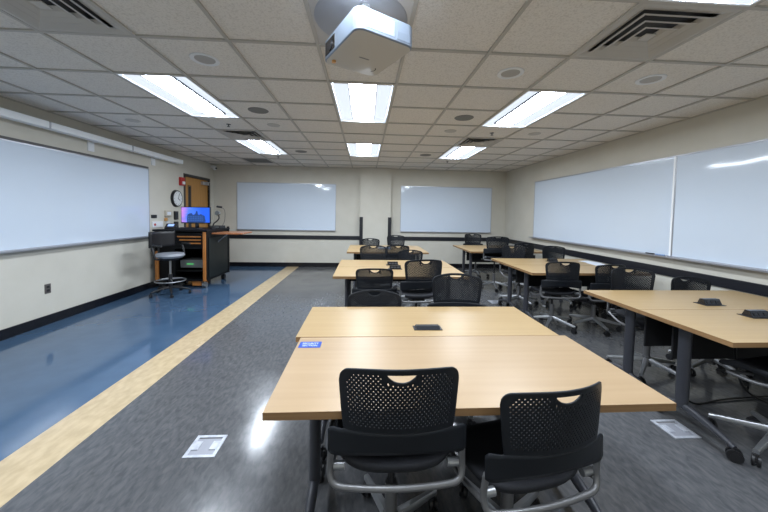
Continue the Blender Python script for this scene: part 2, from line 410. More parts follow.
pb = finish('body', bm, [M['proj'], M['projbot']], t, smooth=True)
finish('lens_window', B(-hx-.003, -hx+.002, .04, .165, .018, .088), M['blackgloss'], t)
bm = bmesh.new(); cyl(bm, (-hx-.006, .10, .053), (-hx, .10, .053), .030, n=20); finish('lens', bm, M['screenoff'], t, smooth=True)
bm = bmesh.new()
for k in range(26): box(bm, -.12+k*.0062, -.1166+k*.0062, -hy-.0015, -hy+.002, .02, .095)
finish('vent_grille', bm, mat('proj_vent', (.40, .44, .52), .5), t)
finish('cover_panel', B(.055, .135, -hy-.002, -hy+.002, .014, .055), M['proj'], t, bevel=.001)
bm = bmesh.new(); box(bm, -.03, .03, .025, .034, -.0012, .0); finish('badge', bm, mat('badge_grey', (.22, .22, .22), .4), t)
bm = bmesh.new()
for k in range(8):
    a0, a1 = radians(-50+k*13), radians(-37+k*13)
    v = [bm.verts.new((.09+rr*cos(a), .12+rr*sin(a), -.0012)) for rr, a in ((.03, a0), (.036, a0), (.036, a1), (.03, a1))]; bm.faces.new(v)
finish('focus_slot', bm, M['black'], t)
bm = bmesh.new(); cyl(bm, (-.13, .15, -.01), (-.13, .15, 0), .012, n=12); finish('foot', bm, M['amber'], t)
bm = bmesh.new(); cyl(bm, (.01, .05, .112), (.01, .05, ZC-.004-2.295), .03, n=20); box(bm, -.10, .12, -.06, .16, .112, .125)
finish('mount_pole', bm, M['white'], t, smooth=True)

# ------------------------------------------------------------------ whiteboards
def board(name, axis, fixed, a0, a1, z0, z1, label, joint=None, toprail=None):
    """axis 'y': on a wall facing +-x ; axis 'x': on the back wall"""
    t = thing(name, (0, 0, 0), label, 'whiteboard')
    def bb(p0, p1, d0, d1, q0, q1):
        if axis == 'x': return (p0, p1, fixed-d1, fixed-d0, q0, q1)
        if fixed > 0: return (fixed-d1, fixed-d0, p0, p1, q0, q1)
        return (fixed+d0, fixed+d1, p0, p1, q0, q1)
    mid = (a0+a1)/2
    if axis == 'x': t.location = (mid, fixed, z0)
    else: t.location = (fixed, mid, z0)
    def add(nm, bm, m, **k):
        o = finish(nm, bm, m, t, **k); o.matrix_parent_inverse = Matrix.Translation(-Vector(t.location)); return o
    add('writing_surface', B(*bb(a0+.012, a1-.012, .004, .014, z0+.012, z1-.012)), M['board'])
    bm = bmesh.new()
    box(bm, *bb(a0, a1, .0, .022, z0, z0+.014)); box(bm, *bb(a0, a1, .0, .022, z1-.014, z1))
    box(bm, *bb(a0, a0+.012, .0, .017, z0+.014, z1-.014)); box(bm, *bb(a1-.012, a1, .0, .017, z0+.014, z1-.014))
    add('frame', bm, M['alu'])
    if joint:
        add('joint_strip', B(*bb(joint+.0025, joint+.026, .017, .020, z0+.014, z1-.014)), M['bar'])
    return t, bb, add
t, bb, add = board('whiteboard', 'x', YB, -3.29, -.77, .955, 2.172, 'whiteboard on the back wall left of the column')
add('tray', B(*bb(-3.29, -.77, .022, .055, .950, .962)), M['alu'])
t, bb, add = board('whiteboard', 'x', YB, .925, 3.385, .955, 2.165, 'whiteboard on the back wall right of the column')
add('tray', B(*bb(.925, 3.385, .022, .055, .950, .962)), M['alu'])
t, bb, add = board('whiteboard', 'y', XR, 3.62, 6.80, .955, 2.19, 'far wide whiteboard on the right wall', joint=3.6175)
add('tray', B(*bb(3.62, 6.86, .022, .085, .945, .962)), M['alu'])
t, bb, add = board('whiteboard', 'y', XR, .42, 3.618, .955, 2.19, 'near wide whiteboard on the right wall, cut off by the right edge')
add('tray', B(*bb(.42, 3.615, .022, .085, .945, .962)), M['alu'])
t, bb, add = board('whiteboard', 'y', XL, 1.6, 5.87, .95, 2.155, 'wide bluish whiteboard on the left wall')
add('tray', B(*bb(1.6, 5.87, .022, .085, .940, .958)), M['alu'])
add('top_rail', B(*bb(1.6, 5.84, .0, .03, 2.155, 2.185)), mat('dark_map_rail', (.09, .085, .085), .5))
# marker pens on the right wall tray
for k, (y, m) in enumerate(((3.86, 'black'), (3.72, 'bluepaper'))):
    bm = bmesh.new(); cyl(bm, (0, -.06, 0), (0, .06, 0), .008, n=10); o = finish('marker', bm, M[m], loc=(XR-.055, y, .970), smooth=True)
    tag(o, ('black', 'blue')[k]+' marker lying on the tray of the right wall whiteboards', 'marker')

# white light bar above the left board
t = thing('wall_light_bar', (XL, 4.1, 2.40), 'long white bar on brackets high on the left wall', 'wall rail')
def sub(nm, bm, m, t=t, **k):
    o = finish(nm, bm, m, t, **k); o.matrix_parent_inverse = Matrix.Translation(-Vector(t.location)); return o
segs = [1.6, 2.9, 3.98, 5.30, 6.70]
for i in range(4):
    sub('bar_segment', rbox(XL+.05, XL+.155, segs[i]+.012, segs[i+1]-.012, 2.365, 2.445, .006, 2), M['bar'])
bm = bmesh.new()
for y in segs[1:4]: box(bm, XL+.053, XL+.152, y-.012, y+.012, 2.37, 2.44)
sub('joint', bm, M['alu'])
for y in (3.42, 4.70, 6.0):
    bm = bmesh.new(); box(bm, XL, XL+.014, y-.05, y+.05, 2.235, 2.37); box(bm, XL, XL+.12, y-.012, y+.012, 2.355, 2.366); sub('bracket', bm, M['white'])

# ------------------------------------------------------------------ things on the left wall
t = thing('wall_clock', (XL, 6.68, 1.665), 'round black rimmed wall clock left of the door', 'clock')
bm = bmesh.new(); cyl(bm, (0, 0, 0), (.045, 0, 0), .175, .165, n=40); finish('case', bm, M['black'], t, smooth=True)
bm = bmesh.new(); cyl(bm, (.045, 0, 0), (.047, 0, 0), .145, n=40); finish('face', bm, M['face'], t)
bm = bmesh.new()
for k in range(12):
    a = k*pi/6; v = Vector((0, sin(a), cos(a))); cyl(bm, Vector((.0475, 0, 0))+v*.115, Vector((.0475, 0, 0))+v*.135, .004, n=4)
finish('hour_marks', bm, M['black'], t)
for a, l_, w_ in ((radians(120), .075, .005), (radians(25), .11, .0035)):
    bm = bmesh.new(); cyl(bm, (.050, 0, 0), (.050, l_*sin(a), l_*cos(a)), w_, n=6); finish('hand', bm, M['black'], t)
t = thing('fire_alarm', (XL, 6.86, 2.03), 'red fire alarm with a white strobe between the clock and the door', 'fire alarm')
finish('housing', rbox(0, .05, -.07, .07, -.085, .085, .006), M['red'], t); finish('strobe', rbox(.045, .075, -.03, .04, -.06, .0, .006), M['white'], t)
t = thing('wall_outlet', (XL, 4.045, .44), 'dark wall outlet low on the left wall', 'outlet')
finish('plate', rbox(0, .008, -.036, .036, -.058, .058, .002), mat('outlet_dark', (.10, .09, .085), .4), t)
for z in (-.022, .022): finish('socket', rbox(.006, .012, -.017, .017, z-.014, z+.014, .002), M['black'], t)
t = thing('intercom_plate', (XL, 6.09, 1.155), 'white wall plate with a red button beside the left whiteboard', 'switch plate')
finish('plate', rbox(0, .02, -.15, .15, -.055, .055, .004), M['white'], t); bm = bmesh.new(); cyl(bm, (.018, -.09, 0), (.028, -.09, 0), .022, n=14); finish('button', bm, M['red'], t)
t = thing('switch_plate', (XL, 6.0, 1.305), 'small dark switch above the white plate beside the left whiteboard', 'switch plate')
finish('plate', rbox(0, .015, -.07, .07, -.03, .03, .003), M['black'], t)
t = thing('control_box', (XL, 6.40, 1.36), 'grey square control box below the clock', 'control box')
finish('box', rbox(0, .035, -.10, .10, -.06, .06, .006), M['beige'], t); finish('display', B(.035, .037, -.06, .06, -.03, .03), M['paper'], t)
t = thing('thermostat', (XL, 6.34, 1.245), 'small amber plate under the grey control box', 'thermostat'); finish('plate', rbox(0, .02, -.04, .04, -.03, .03, .004), M['amber'], t)
t = thing('light_switch', (XL, 6.42, 1.13), 'white light switch under the grey control box', 'light switch')
finish('plate', rbox(0, .01, -.055, .055, -.075, .075, .002), M['white'], t); finish('toggle', rbox(.008, .02, -.02, .02, -.03, .03, .002), M['beige'], t)
for z, lb in ((1.32, 'upper black wall speaker beside the monitor'), (1.11, 'lower black wall speaker beside the monitor')):
    t = thing('wall_panel', (XL, 6.66, z), lb, 'wall panel'); finish('housing', rbox(0, .03, -.06, .06, -.085, .085, .005), M['black'], t)
    finish('screen', B(.03, .032, -.04, .04, -.06, .06), M['blackgloss'], t)
# ceiling corner camera
t = thing('security_camera', (XL+.02, 8.16, 2.50), 'small white dome camera in the far left ceiling corner', 'security camera')
bm = bmesh.new(); bmesh.ops.create_uvsphere(bm, u_segments=16, v_segments=10, radius=.055, matrix=Matrix.Translation((.07, 0, 0))); finish('dome', bm, M['white'], t, smooth=True)
finish('bracket', rbox(-.02, .06, -.03, .03, 0, .06, .005), M['white'], t)
bm = bmesh.new(); cyl(bm, (.11, -.02, -.01), (.128, -.03, -.013), .02, n=12); finish('lens', bm, M['black'], t)

# ------------------------------------------------------------------ floor boxes
def floorbox(x, y, label, rz=0):
    t = thing('floor_outlet_box', (x, y, 0), label, 'floor outlet', 'metal floor outlet boxes', rz)
    bm = bmesh.new(); h = .091; z = .006
    box(bm, -h, h, -h, -h+.02, 0, z); box(bm, -h, h, h-.02, h, 0, z); box(bm, -h, -h+.02, -h+.02, h-.02, 0, z); box(bm, h-.02, h, -h+.02, h-.02, 0, z)
    finish('rim', bm, M['plateme'], t, bevel=.001)
    finish('lid', B(-.072, .072, -.070, .060, .0, .004), mat('lid_grey', (.30, .31, .35), .4, metal=.3), t)
    for s in (-1, 1): finish('flap', B(s*.052-.020, s*.052+.020, -.035, .035, .004, .009), M['plateme'], t, bevel=.001)
    finish('slot', B(-.066, .066, .060, .074, .001, .003), M['dark'], t)
floorbox(-.945, 1.90, 'metal floor outlet box on the grey floor left of the front table')
floorbox(2.12, 1.945, 'metal floor outlet box beside the near right table leg', 0)
floorbox(2.16, 5.0, 'metal floor outlet box beside the far right table legs')

# ------------------------------------------------------------------ tables
def make_caster(rad, name='caster', m='black'):
    bm = bmesh.new()
    for s in (-1, 1):
        cyl(bm, (s*.006, 0, rad), (s*rad*.62, 0, rad), rad, n=20); cyl(bm, (s*rad*.62, 0, rad), (s*rad*.66, 0, rad), rad*.55, n=12)
    cyl(bm, (0, -rad*.15, rad*1.3), (0, rad*.0, rad*2.15), rad*.36, n=10)
    box(bm, -.008, .008, -rad*.8, rad*.3, rad*.9, rad*1.75)
    return bm
TW, TD, TH = 1.515, .604, .74
tabN = [0]
def table(x0, y0, label, panel=.33, rz=0, top='wood', facing=1, w=TW, d=TD):
    """x0,y0 near left corner; facing=1: panel near the far long side, -1: near the near long side"""
    t = thing('training_table', (x0+w/2, y0+d/2, 0), label, 'table', 'maple topped rolling training tables', rz)
    hw, hd = w/2-.0005, d/2-.0005
    bm = bmesh.new()
    v, fs = box(bm, -hw, hw, -hd, hd, TH-.029, TH)
    for i, q in enumerate(fs): q.material_index = 0 if i == 1 else (1 if i > 1 else 2)
    finish('tabletop', bm, [M[top], M['woodedge'], M['panel']], t, bevel=.0008)
    for s in (-1, 1):
        lx = s*(w/2-(.12 if top == 'wood_pink' else .137)); oy = facing*.08
        bm = bmesh.new(); n = 20; prof = []
        ringz = (.135, TH-.05)
        R0 = [[bm.verts.new((lx+.027*cos(2*pi*k/n), .042*sin(2*pi*k/n)+oy, z)) for k in range(n)] for z in ringz]
        for k in range(n): bm.faces.new((R0[0][k], R0[0][(k+1) % n], R0[1][(k+1) % n], R0[1][k]))
        bm.faces.new(R0[0][::-1]); bm.faces.new(R0[1]); box(bm, lx-.035, lx+.035, -.09+oy, .09+oy, TH-.05, TH-.029)
        finish('leg', bm, M['leggrey'], t, smooth=True)
        bm = bmesh.new(); K = 14; rings = []
        for i in range(K+1):
            q = -1+2*i/K; y = q*.240; zc = .145-.052*abs(q-facing*.2)**1.6; hh = .028-.013*abs(q); ww = .024-.008*abs(q)
            rings.append([bm.verts.new((lx+ww*cos(2*pi*k/12), y, zc+hh*sin(2*pi*k/12))) for k in range(12)])
        for i in range(K):
            for k in range(12): bm.faces.new((rings[i][k], rings[i][(k+1) % 12], rings[i+1][(k+1) % 12], rings[i+1][k]))
        bm.faces.new(rings[0][::-1]); bm.faces.new(rings[-1])
        ft = finish('foot', bm, M['leggrey'], t, smooth=True)
        for sy in (-1, 1):
            c_ = finish('caster', make_caster(.037), M['black'], ft, smooth=True); c_.location = (lx, sy*.240, 0); c_.rotation_euler = (0, 0, .5*s*sy+.3)
    finish('beam', B(-w/2+.16, w/2-.16, -.03, .03, TH-.085, TH-.03), M['leggrey'], t)
    yp = facing*(d/2-.11)
    finish('modesty_panel', rbox(-w/2+.16, w/2-.16, yp-.008, yp+.008, TH-.03-panel, TH-.03, .0075, 2), M['panel'], t)
    return t
table(-.345, 1.07, 'front centre table nearest the camera, with a blue sticker', .30, rz=radians(.2), facing=1, w=1.515, d=.655, top='wood_pink')
table(-.375, 1.729, 'table pushed against the far side of the front centre table', .30, facing=-1, w=1.51, d=.56)
table(-.345, 3.40, 'nearer table of the second centre pair', .13, facing=1)
table(-.345, 4.01, 'farther table of the second centre pair', .13, facing=-1)
table(-.32, 5.55, 'nearer table of the farthest centre pair', .20, facing=1, w=1.47)
table(-.32, 6.16, 'farther table of the farthest centre pair', .20, facing=-1, w=1.47)
table(2.065, 1.605, 'nearest right table, cut off by the right edge', .30, facing=1)
table(2.065, 2.2125, 'table pushed behind the nearest right table', .30, facing=-1, d=.60)
table(2.03, 3.66, 'nearer table of the middle right pair', .25, facing=1)
table(2.03, 4.275, 'farther table of the middle right pair, with papers', .25, facing=-1, d=.64)
table(2.0, 5.80, 'nearer table of the farthest right pair', .25, facing=1)
table(2.0, 6.41, 'farther table of the farthest right pair by the back wall', .25, facing=-1)

def popup(x, y, label, tall=1, rz=0):
    t = thing('power_module', (x, y, TH), label, 'power outlet', 'black table power modules', rz)
    bm = bmesh.new(); fy = .052 if tall else .036; box(bm, -.085, .085, -fy, fy, 0, .004); finish('flange', bm, M['black'], t, bevel=.001)
    h = .045 if tall else .018
    bm = bmesh.new()
    v = [bm.verts.new(p) for p in ((-.07, -.035, .004), (.07, -.035, .004), (.07, .035, .004), (-.07, .035, .004), (-.07, -.012, h), (.07, -.012, h), (.07, .018, h), (-.07, .018, h))]
    for q in ((0,3,2,1),(4,5,6,7),(0,1,5,4),(1,2,6,5),(2,3,7,6),(3,0,4,7)): bm.faces.new([v[i] for i in q])
    finish('body', bm, M['blackgloss'] if tall else M['plastic'], t, bevel=.002)
    if tall:
        for k in (-.04, 0, .04):
            o = finish('socket', B(k-.015, k+.015, -.0010, .0010, -.011, .011), M['black'], t); o.location = (0, -.0255, .024); o.rotation_euler = (radians(-29), 0, 0)
popup(.385, 1.852, 'low black power module on the front centre tables', 0)
popup(.38, 3.88, 'nearer black power module on the second centre pair of tables')
popup(.375, 4.18, 'farther black power module on the second centre pair of tables')
popup(2.80, 2.05, 'black power module on the nearest right table')
popup(2.795, 2.35, 'black power module on the table behind the nearest right table')
popup(2.86, 4.60, 'black power module on the middle right tables')

# sticker with its two lines of lettering
t = thing('sticker', (-.277, 1.625, TH+.0004), 'blue sticker reading SECURITY SECTION at the left end of the front table', 'sticker')
finish('label_sheet', B(-.056, .056, -.037, .037, 0, .0006), M['sticker'], t)
for i, tx in enumerate(('SECURITY', 'SECTION')):
    cu = bpy.data.curves.new('lettering', 'FONT'); cu.body = tx; cu.size = .022; cu.align_x = 'CENTER'; cu.align_y = 'CENTER'; cu.extrude = .0002; cu.offset = .0006
    tmp = bpy.data.objects.new('tmp', cu); COL.objects.link(tmp); dg = bpy.context.evaluated_depsgraph_get(); dg.update()
    me = bpy.data.meshes.new_from_object(tmp.evaluated_get(dg)); bpy.data.objects.remove(tmp)
    me.materials.clear(); me.materials.append(M['stickertext'])
    o = bpy.data.objects.new('lettering', me); COL.objects.link(o); o.parent = t; o.location = (0, .013-.026*i, .0009); o.scale = (.85, 1.1, 1)
# papers
for k, (x, y, a) in enumerate(((3.44, 4.58, .2), (3.40, 4.36, -.15))):
    tag(finish('paper_sheet', B(-.10, .10, -.13, .13, 0, .001+.001*k), M['paper'], loc=(x, y, TH+.0002)), ('farther', 'nearer')[k]+' white paper sheet on the middle right tables', 'paper').rotation_euler = (0, 0, a)
t = thing('notebook', (.39, 6.2, TH), 'pale blue notebook on the farthest centre tables', 'notebook', rz=.05)
finish('cover', B(-.12, .12, -.15, .15, 0, .012), M['bluepaper'], t); finish('page', B(-.115, .0, -.145, .145, .012, .014), M['paper'], t)

# ------------------------------------------------------------------ chairs
def SY(x, z):
    q = max(0, min(1, (z-.03)/.38))
    return -.245 - .055*q + (.55+1.25*q)*x*x
def bake_solid(o, th):
    md = o.modifiers.new('s', 'SOLIDIFY'); md.thickness = th; md.offset = 0; md.use_even_offset = False
    dg = bpy.context.evaluated_depsgraph_get(); dg.update()
    me = bpy.data.meshes.new_from_object(o.evaluated_get(dg)); o.modifiers.clear(); o.data = me
def back_mesh():
    bm = bmesh.new(); NX, NZ = 52, 25; Z0, Z1 = .18, .41
    V = {}
    sc, sr, s0, s1 = NX//2, 20, -6, 6   # hand slot: cells centre +-5, rows 21..22
    def pos(i, j):
        uu = -1+2*i/NX; vv = j/NZ
        au = abs(uu); t = max(0, (au-.84)/.16)
        zt = Z1 + .004 - .030*abs(uu)**2.3 - .038*(1-math.sqrt(max(0, 1-t*t)))
        z = Z0+vv*(zt-Z0)
        di = (i-sc)
        if abs(di) <= 6 and sr-2.6 < j < sr+3:
            k = .88*(abs(di)/6)**2.4; z1 = Z0+(sr+3)/NZ*(zt-Z0); zs = Z0+sr/NZ*(zt-Z0)
            z += (z1-z)*k if j >= sr else (z1-zs)*k*(j-(sr-2.6))/2.6
        wz = .187+.023*max(0, (z-Z0)/(Z1-Z0))**.7
        x = uu*wz
        return (x, SY(x, z), z)
    def vert(i2, j2):
        if (i2, j2) not in V: V[(i2, j2)] = bm.verts.new(pos(i2/2, j2/2))
        return V[(i2, j2)]
    for i in range(NX):
        for j in range(NZ):
            if sr <= j < sr+3 and sc-6 <= i < sc+6: continue
            a = [vert(2*i+p, 2*j+q) for p, q in ((0,0),(1,0),(2,0),(2,1),(2,2),(1,2),(0,2),(0,1))]
            hole = (i+j) % 2 == 0 and 3 <= i < NX-3 and 2 <= j < NZ-2 and not (sr-1 <= j <= sr+3 and sc-8 <= i < sc+8)
            if j > NZ-5 and (i < 6 or i >= NX-6) and hole: hole = (NZ-j) > 8-min(i, NX-1-i)
            if not hole: bm.faces.new(a); continue
            inn = []
            for k in range(8):
                an = radians(-135+45*k); inn.append(bm.verts.new(pos(i+.5+.40*cos(an), j+.5+.38*sin(an))))
            for k in range(8): bm.faces.new((a[k], a[(k+1) % 8], inn[(k+1) % 8], inn[k]))
    # lower band with wings
    NB, NR = 40, 6; g = []
    for i in range(NB+1):
        uu = -1+2*i/NB; x = uu*.243; t = max(0, (abs(uu)-.93)/.07)
        top = .18 if abs(x) < .189 else .175-.012*(1-math.sqrt(max(0, 1-t*t)))
        bot = .078+.022*max(0, 1-(x/.21)**2) if abs(x) < .21 else .078+.01*(t**2)
        g.append([bm.verts.new((x, SY(x, bot+(top-bot)*k/NR), bot+(top-bot)*k/NR)) for k in range(NR+1)])
    for i in range(NB):
        for k in range(NR): bm.faces.new((g[i][k], g[i+1][k], g[i+1][k+1], g[i][k+1]))
    return bm
def seat_mesh():
    bm = bmesh.new(); K, n = 8, 40
    def P(rr, a, z):
        c_, s_ = cos(a), sin(a); e_ = .62
        x = .228*rr*math.copysign(abs(c_)**e_, c_); y = .015+.212*rr*math.copysign(abs(s_)**e_, s_)
        zz = z+.022*rr**3*(1 if s_ < .3 else .3) + .014*(x/.228)**2 - (.05*max(0, (y-.10)/.13)**2)
        return bm.verts.new((x, y, zz))
    lay = []
    for k in range(1, K+1): lay.append([P(k/K, 2*pi*i/n, -.006) for i in range(n)])
    lay.append([P(1.03, 2*pi*i/n, -.022) for i in range(n)]); lay.append([P(.97, 2*pi*i/n, -.040) for i in range(n)])
    lay.append([P(.5, 2*pi*i/n, -.045) for i in range(n)])
    c_ = bm.verts.new((0, .015, -.006)); c2 = bm.verts.new((0, .015, -.045))
    for i in range(n):
        bm.faces.new((c_, lay[0][i], lay[0][(i+1) % n])); bm.faces.new((c2, lay[-1][(i+1) % n], lay[-1][i]))
        for k in range(len(lay)-1): bm.faces.new((lay[k][i], lay[k+1][i], lay[k+1][(i+1) % n], lay[k][(i+1) % n]))
    return bm
def make_chair():
    t = thing('rolling_chair', (0, 0, 0), '', 'chair')
    o = finish('backrest', back_mesh(), M['plastic'], t, smooth='all'); bake_solid(o, .006)
    finish('seat', seat_mesh(), M['seatmat'], t, smooth='all')
    bm = bmesh.new()
    tube(bm, [(-.232, SY(.232, .06)+.012, .095), (-.236, -.195, .03), (-.236, -.198, -.005), (-.222, -.208, -.034), (-.17, -.218, -.043), (0, -.228, -.045),
              (.17, -.218, -.043), (.222, -.208, -.034), (.236, -.198, -.005), (.236, -.195, .03), (.232, SY(.232, .06)+.012, .095)], .0115, 12)
    for s in (-1, 1):
        tube(bm, [(s*.234, -.196, -.008), (s*.236, -.05, -.052), (s*.234, .07, -.058), (s*.20, .13, -.066), (s*.08, .10, -.075), (0, .06, -.078)], .0105, 10)
    finish('tube_frame', bm, M['chrome'], t, smooth='all')
    for s in (-1, 1):
        bm = bmesh.new(); cyl(bm, (s*.232, -.18, .008), (s*.186, -.18, .008), .0155, n=16); finish('tilt_knob', bm, M['silver'], t, smooth=True)
    finish('seat_mechanism', rbox(-.07, .07, -.10, .10, -.10, -.04, .012), M['black'], t)
    bm = bmesh.new(); cyl(bm, (0, 0, -.32), (0, 0, -.09), .014, n=14); finish('gas_lift', bm, M['black'], t, smooth=True)
    bm = bmesh.new(); tube(bm, [(.05, .0, -.075), (.12, .02, -.08), (.20, .02, -.085)], .005, 8); finish('lever', bm, M['black'], t, smooth='all')
    bm = bmesh.new(); cyl(bm, (0, 0, .075), (0, 0, .165), .036, .032, n=20); cyl(bm, (0, 0, .165), (0, 0, .30), .026, n=18)
    hub = finish('base_hub', bm, M['chrome'], t, smooth=True)
    for k in range(5):
        bm = bmesh.new(); K = 6; rings = []
        for i in range(K+1):
            q = i/K; x = .02+.275*q; zc = .135-.048*q; hw = .021-.008*q; hh = .019-.008*q
            rings.append([bm.verts.new((x, sy*hw*ww, zc+sz*hh)) for sy, sz, ww in ((-1, -1, 1), (1, -1, 1), (1, .4, 1), (.6, 1, 1), (-.6, 1, 1), (-1, .4, 1))])
        for i in range(K):
            for m_ in range(6): bm.faces.new((rings[i][m_], rings[i][(m_+1) % 6], rings[i+1][(m_+1) % 6], rings[i+1][m_]))
        bm.faces.new(rings[0][::-1]); bm.faces.new(rings[-1])
        lg = finish('leg', bm, M['silver'], t, smooth=True); lg.rotation_euler = (0, 0, radians(90+72*k))
        c_ = finish('caster', make_caster(.030), M['black'], lg, smooth=True); c_.location = (.283, 0, 0); c_.rotation_euler = (0, 0, radians(40+70*k))
    return t
proto = make_chair(); index_kids()
MOVE = ('backrest', 'seat', 'tube_frame', 'tilt_knob', 'seat_mechanism', 'gas_lift', 'lever')
chair_used = [False]
def chair(X, Y, Z, rz, label, spin=0):
    """X, Y, Z: centre of the top edge of the backrest"""
    o = copy_tree(proto) if chair_used[0] else proto
    chair_used[0] = True
    a = radians(rz); s = Z-.41
    o.location = (X-.30*sin(a), Y+.30*cos(a), 0); o.rotation_euler = (0, 0, a)
    tag(o, label, 'chair', 'black rolling chairs with perforated backs')
    DONE.append((o, s, spin))
    return o
DONE = []
CH = [
 (.125, .97, .93, 0, 'black chair with a perforated back tucked squarely under the front table, left of two', 20),
 (.668, .945, .868, 10, 'black chair turned at an angle at the front table, right of two', 10),
 (.08, 2.43, .83, 180, 'low black chair facing the camera behind the front centre tables, left of two', 0),
 (.765, 2.58, .935, 176, 'tall black chair facing the camera behind the front centre tables, right of two', 0),
 (.11, 3.32, .84, 0, 'low black chair at the near side of the second centre tables, left of two', 15),
 (.625, 3.15, .965, 8, 'tall black chair at the near side of the second centre tables, right of two', 0),
 (.13, 4.87, .935, 180, 'tall black chair facing the camera behind the second centre tables, left of two', 10),
 (.72, 5.02, .85, 184, 'low black chair facing the camera behind the second centre tables, right of two', 0),
 (.58, 5.42, .88, 0, 'black chair at the near side of the farthest centre tables', 0),
 (.12, 7.0, .87, 180, 'low black chair beside the column behind the farthest centre tables, left of two', 5),
 (.70, 7.12, .94, 180, 'tall black chair in front of the column behind the farthest centre tables, right of two', 0),
 (2.59, 7.45, .98, 180, 'black chair facing the camera behind the farthest right tables', 0),
 (2.45, 5.62, 1.04, -12, 'tall black chair with a silver base at the near left of the farthest right tables', 36),
 (2.98, 5.60, .93, 5, 'dark chair at the near right of the farthest right tables by the wall', 0),
 (2.49, 5.17, .92, 180, 'black chair facing the camera behind the middle right tables, left of two', 12),
 (3.22, 5.22, .92, 180, 'black chair facing the camera behind the middle right tables, right of two', 0),
 (2.39, 3.57, .89, -6, 'black chair with silver star base at the near side of the middle right tables', 0),
 (2.97, 3.52, .87, 4, 'dark chair between the middle right tables and the tall chair facing the camera', 25),
 (2.645, 2.98, .925, 172, 'black chair facing the camera behind the nearest right tables, left of two', 30),
 (3.27, 3.0, .835, 178, 'low black chair near the right wall behind the nearest right tables, right of two', 0),
 (2.59, 1.43, .93, 6, 'black chair at the nearest right table, cut off by the right edge', 32),
]
for X, Y, Z, rz, lb, sp in CH: chair(X, Y, Z, rz, lb, sp)
allk = {}
for o in bpy.data.objects:
    if o.parent: allk.setdefault(o.parent.name, []).append(o)
for o, s, sp in DONE:
    for c_ in allk[o.name]:
        nm = c_.name.split('.')[0]
        if nm in MOVE: c_.location = (0, 0, s)
        elif nm == 'leg': c_.rotation_euler.z += radians(sp)

# ------------------------------------------------------------------ cables
bm = bmesh.new(); tube(bm, [(2.62, 2.02, .66), (2.60, 2.0, .45), (2.66, 1.98, .25), (2.9, 2.0, .12), (3.2, 2.0, .02), (3.74, 2.1, .02)], .008, 8)
tag(finish('power_cable', bm, M['black'], smooth='all'), 'black cable looping down under the nearest right table', 'cable')
bm = bmesh.new(); tube(bm, [(2.72, 2.30, .66), (2.50, 2.25, .40), (2.46, 2.2, .12), (2.55, 2.2, .012), (2.9, 2.25, .012), (3.7, 2.3, .012)], .007, 8)
tag(finish('power_cable', bm, M['black'], smooth='all'), 'black cable hanging to the floor under the table behind the nearest right table', 'cable')
bm = bmesh.new(); tube(bm, [(2.7, 4.3, .66), (2.60, 4.2, .4), (2.52, 4.1, .2), (2.55, 4.1, .012), (2.3, 4.4, .012)], .007, 8)
tag(finish('power_cable', bm, M['black'], smooth='all'), 'black cable hanging under the middle right tables', 'cable')

# ------------------------------------------------------------------ teaching console
KX0, KX1, KY0, KY1 = -3.80, -2.885, 5.86, 6.80
ZB, ZT = .13, 1.04
t = thing('teaching_console', ((KX0+KX1)/2, (KY0+KY1)/2, 0), 'black teaching console on casters with orange wood trim against the left wall', 'console')
def csub(nm, bm, m, **k):
    o = finish(nm, bm, m, t, **k); o.matrix_parent_inverse = Matrix.Translation(-Vector(t.location)); return o
bm = bmesh.new()
box(bm, KX0, KX1, KY0+.05, KY1, ZB, ZB+.03); box(bm, KX0, KX0+.03, KY0+.03, KY1, ZB+.03, ZT); box(bm, KX1-.03, KX1, KY0+.03, KY1, ZB+.03, ZT)
box(bm, KX0+.03, KX1-.03, KY1-.03, KY1, ZB+.03, ZT); box(bm, KX0+.03, KX0+.34, KY0+.06, KY1-.03, ZB+.03, ZT-.02); box(bm, KX0+.34, KX1-.03, KY0+.06, KY1-.03, .72, ZT-.02)
csub('cabinet', bm, M['consbody'], bevel=.004)
bm = bmesh.new(); box(bm, KX0-.02, KX1+.02, KY0, KY1+.03, ZT, ZT+.035); csub('worktop', bm, M['consbody'], bevel=.008)
csub('corner_post', B(KX1-.065, KX1-.010, KY0+.012, KY0+.06, ZB, ZT), M['orange'], bevel=.008)
csub('corner_post', B(KX0+.01, KX0+.06, KY0+.012, KY0+.06, ZB, .68), M['orange'], bevel=.008)
csub('rear_post', B(KX1-.02, KX1+.015, KY1-.03, KY1+.02, ZB, ZT+.06), M['consbody'])
for i, z in enumerate((.955, .895, .835)):
    dr = csub('drawer', B(KX0+.36, KX1-.09, KY0+.035, KY0+.06, z-.05, z+.004), M['consbody'], bevel=.002)
    hd = finish('handle_strip', B(KX0+.40+i*.04, KX1-.10, KY0+.022, KY0+.034, z-.018, z+.004), M['orange'], dr)
bm = bmesh.new(); box(bm, KX0+.38, KX1-.12, KY0+.15, KY0+.55, .36, .50); csub('equipment_rack', bm, M['ledg'], bevel=.004)
bm = bmesh.new(); box(bm, KX0+.5, KX0+.62, KY0+.14, KY0+.15, .425, .435); csub('status_light', bm, mat('led_green', (.1, .4, .1), .4, emit=(.1, .8, .2), estr=.4))
csub('lower_shelf', B(KX0+.34, KX1-.03, KY0+.08, KY1-.03, .30, .32), M['consbody'])
csub('base_block', B(KX0+.62, KX1-.14, KY0+.10, KY0+.35, .035, ZB), M['orange'])
csub('side_panel', B(KX1, KX1+.012, KY0+.10, KY1-.06, ZB+.05, ZT-.12), mat('console_side', (.006, .010, .011), .4, spec=.25), bevel=.004)
for x in (KX0+.08, KX1-.07):
    for y in (KY0+.10, KY1-.08):
        bm = make_caster(.05); o = finish('caster', bm, M['silver'] if (x > -3.2 and y < 6.2) else M['black'], t, smooth=True); o.location = (x-t.location.x, y-t.location.y, 0)
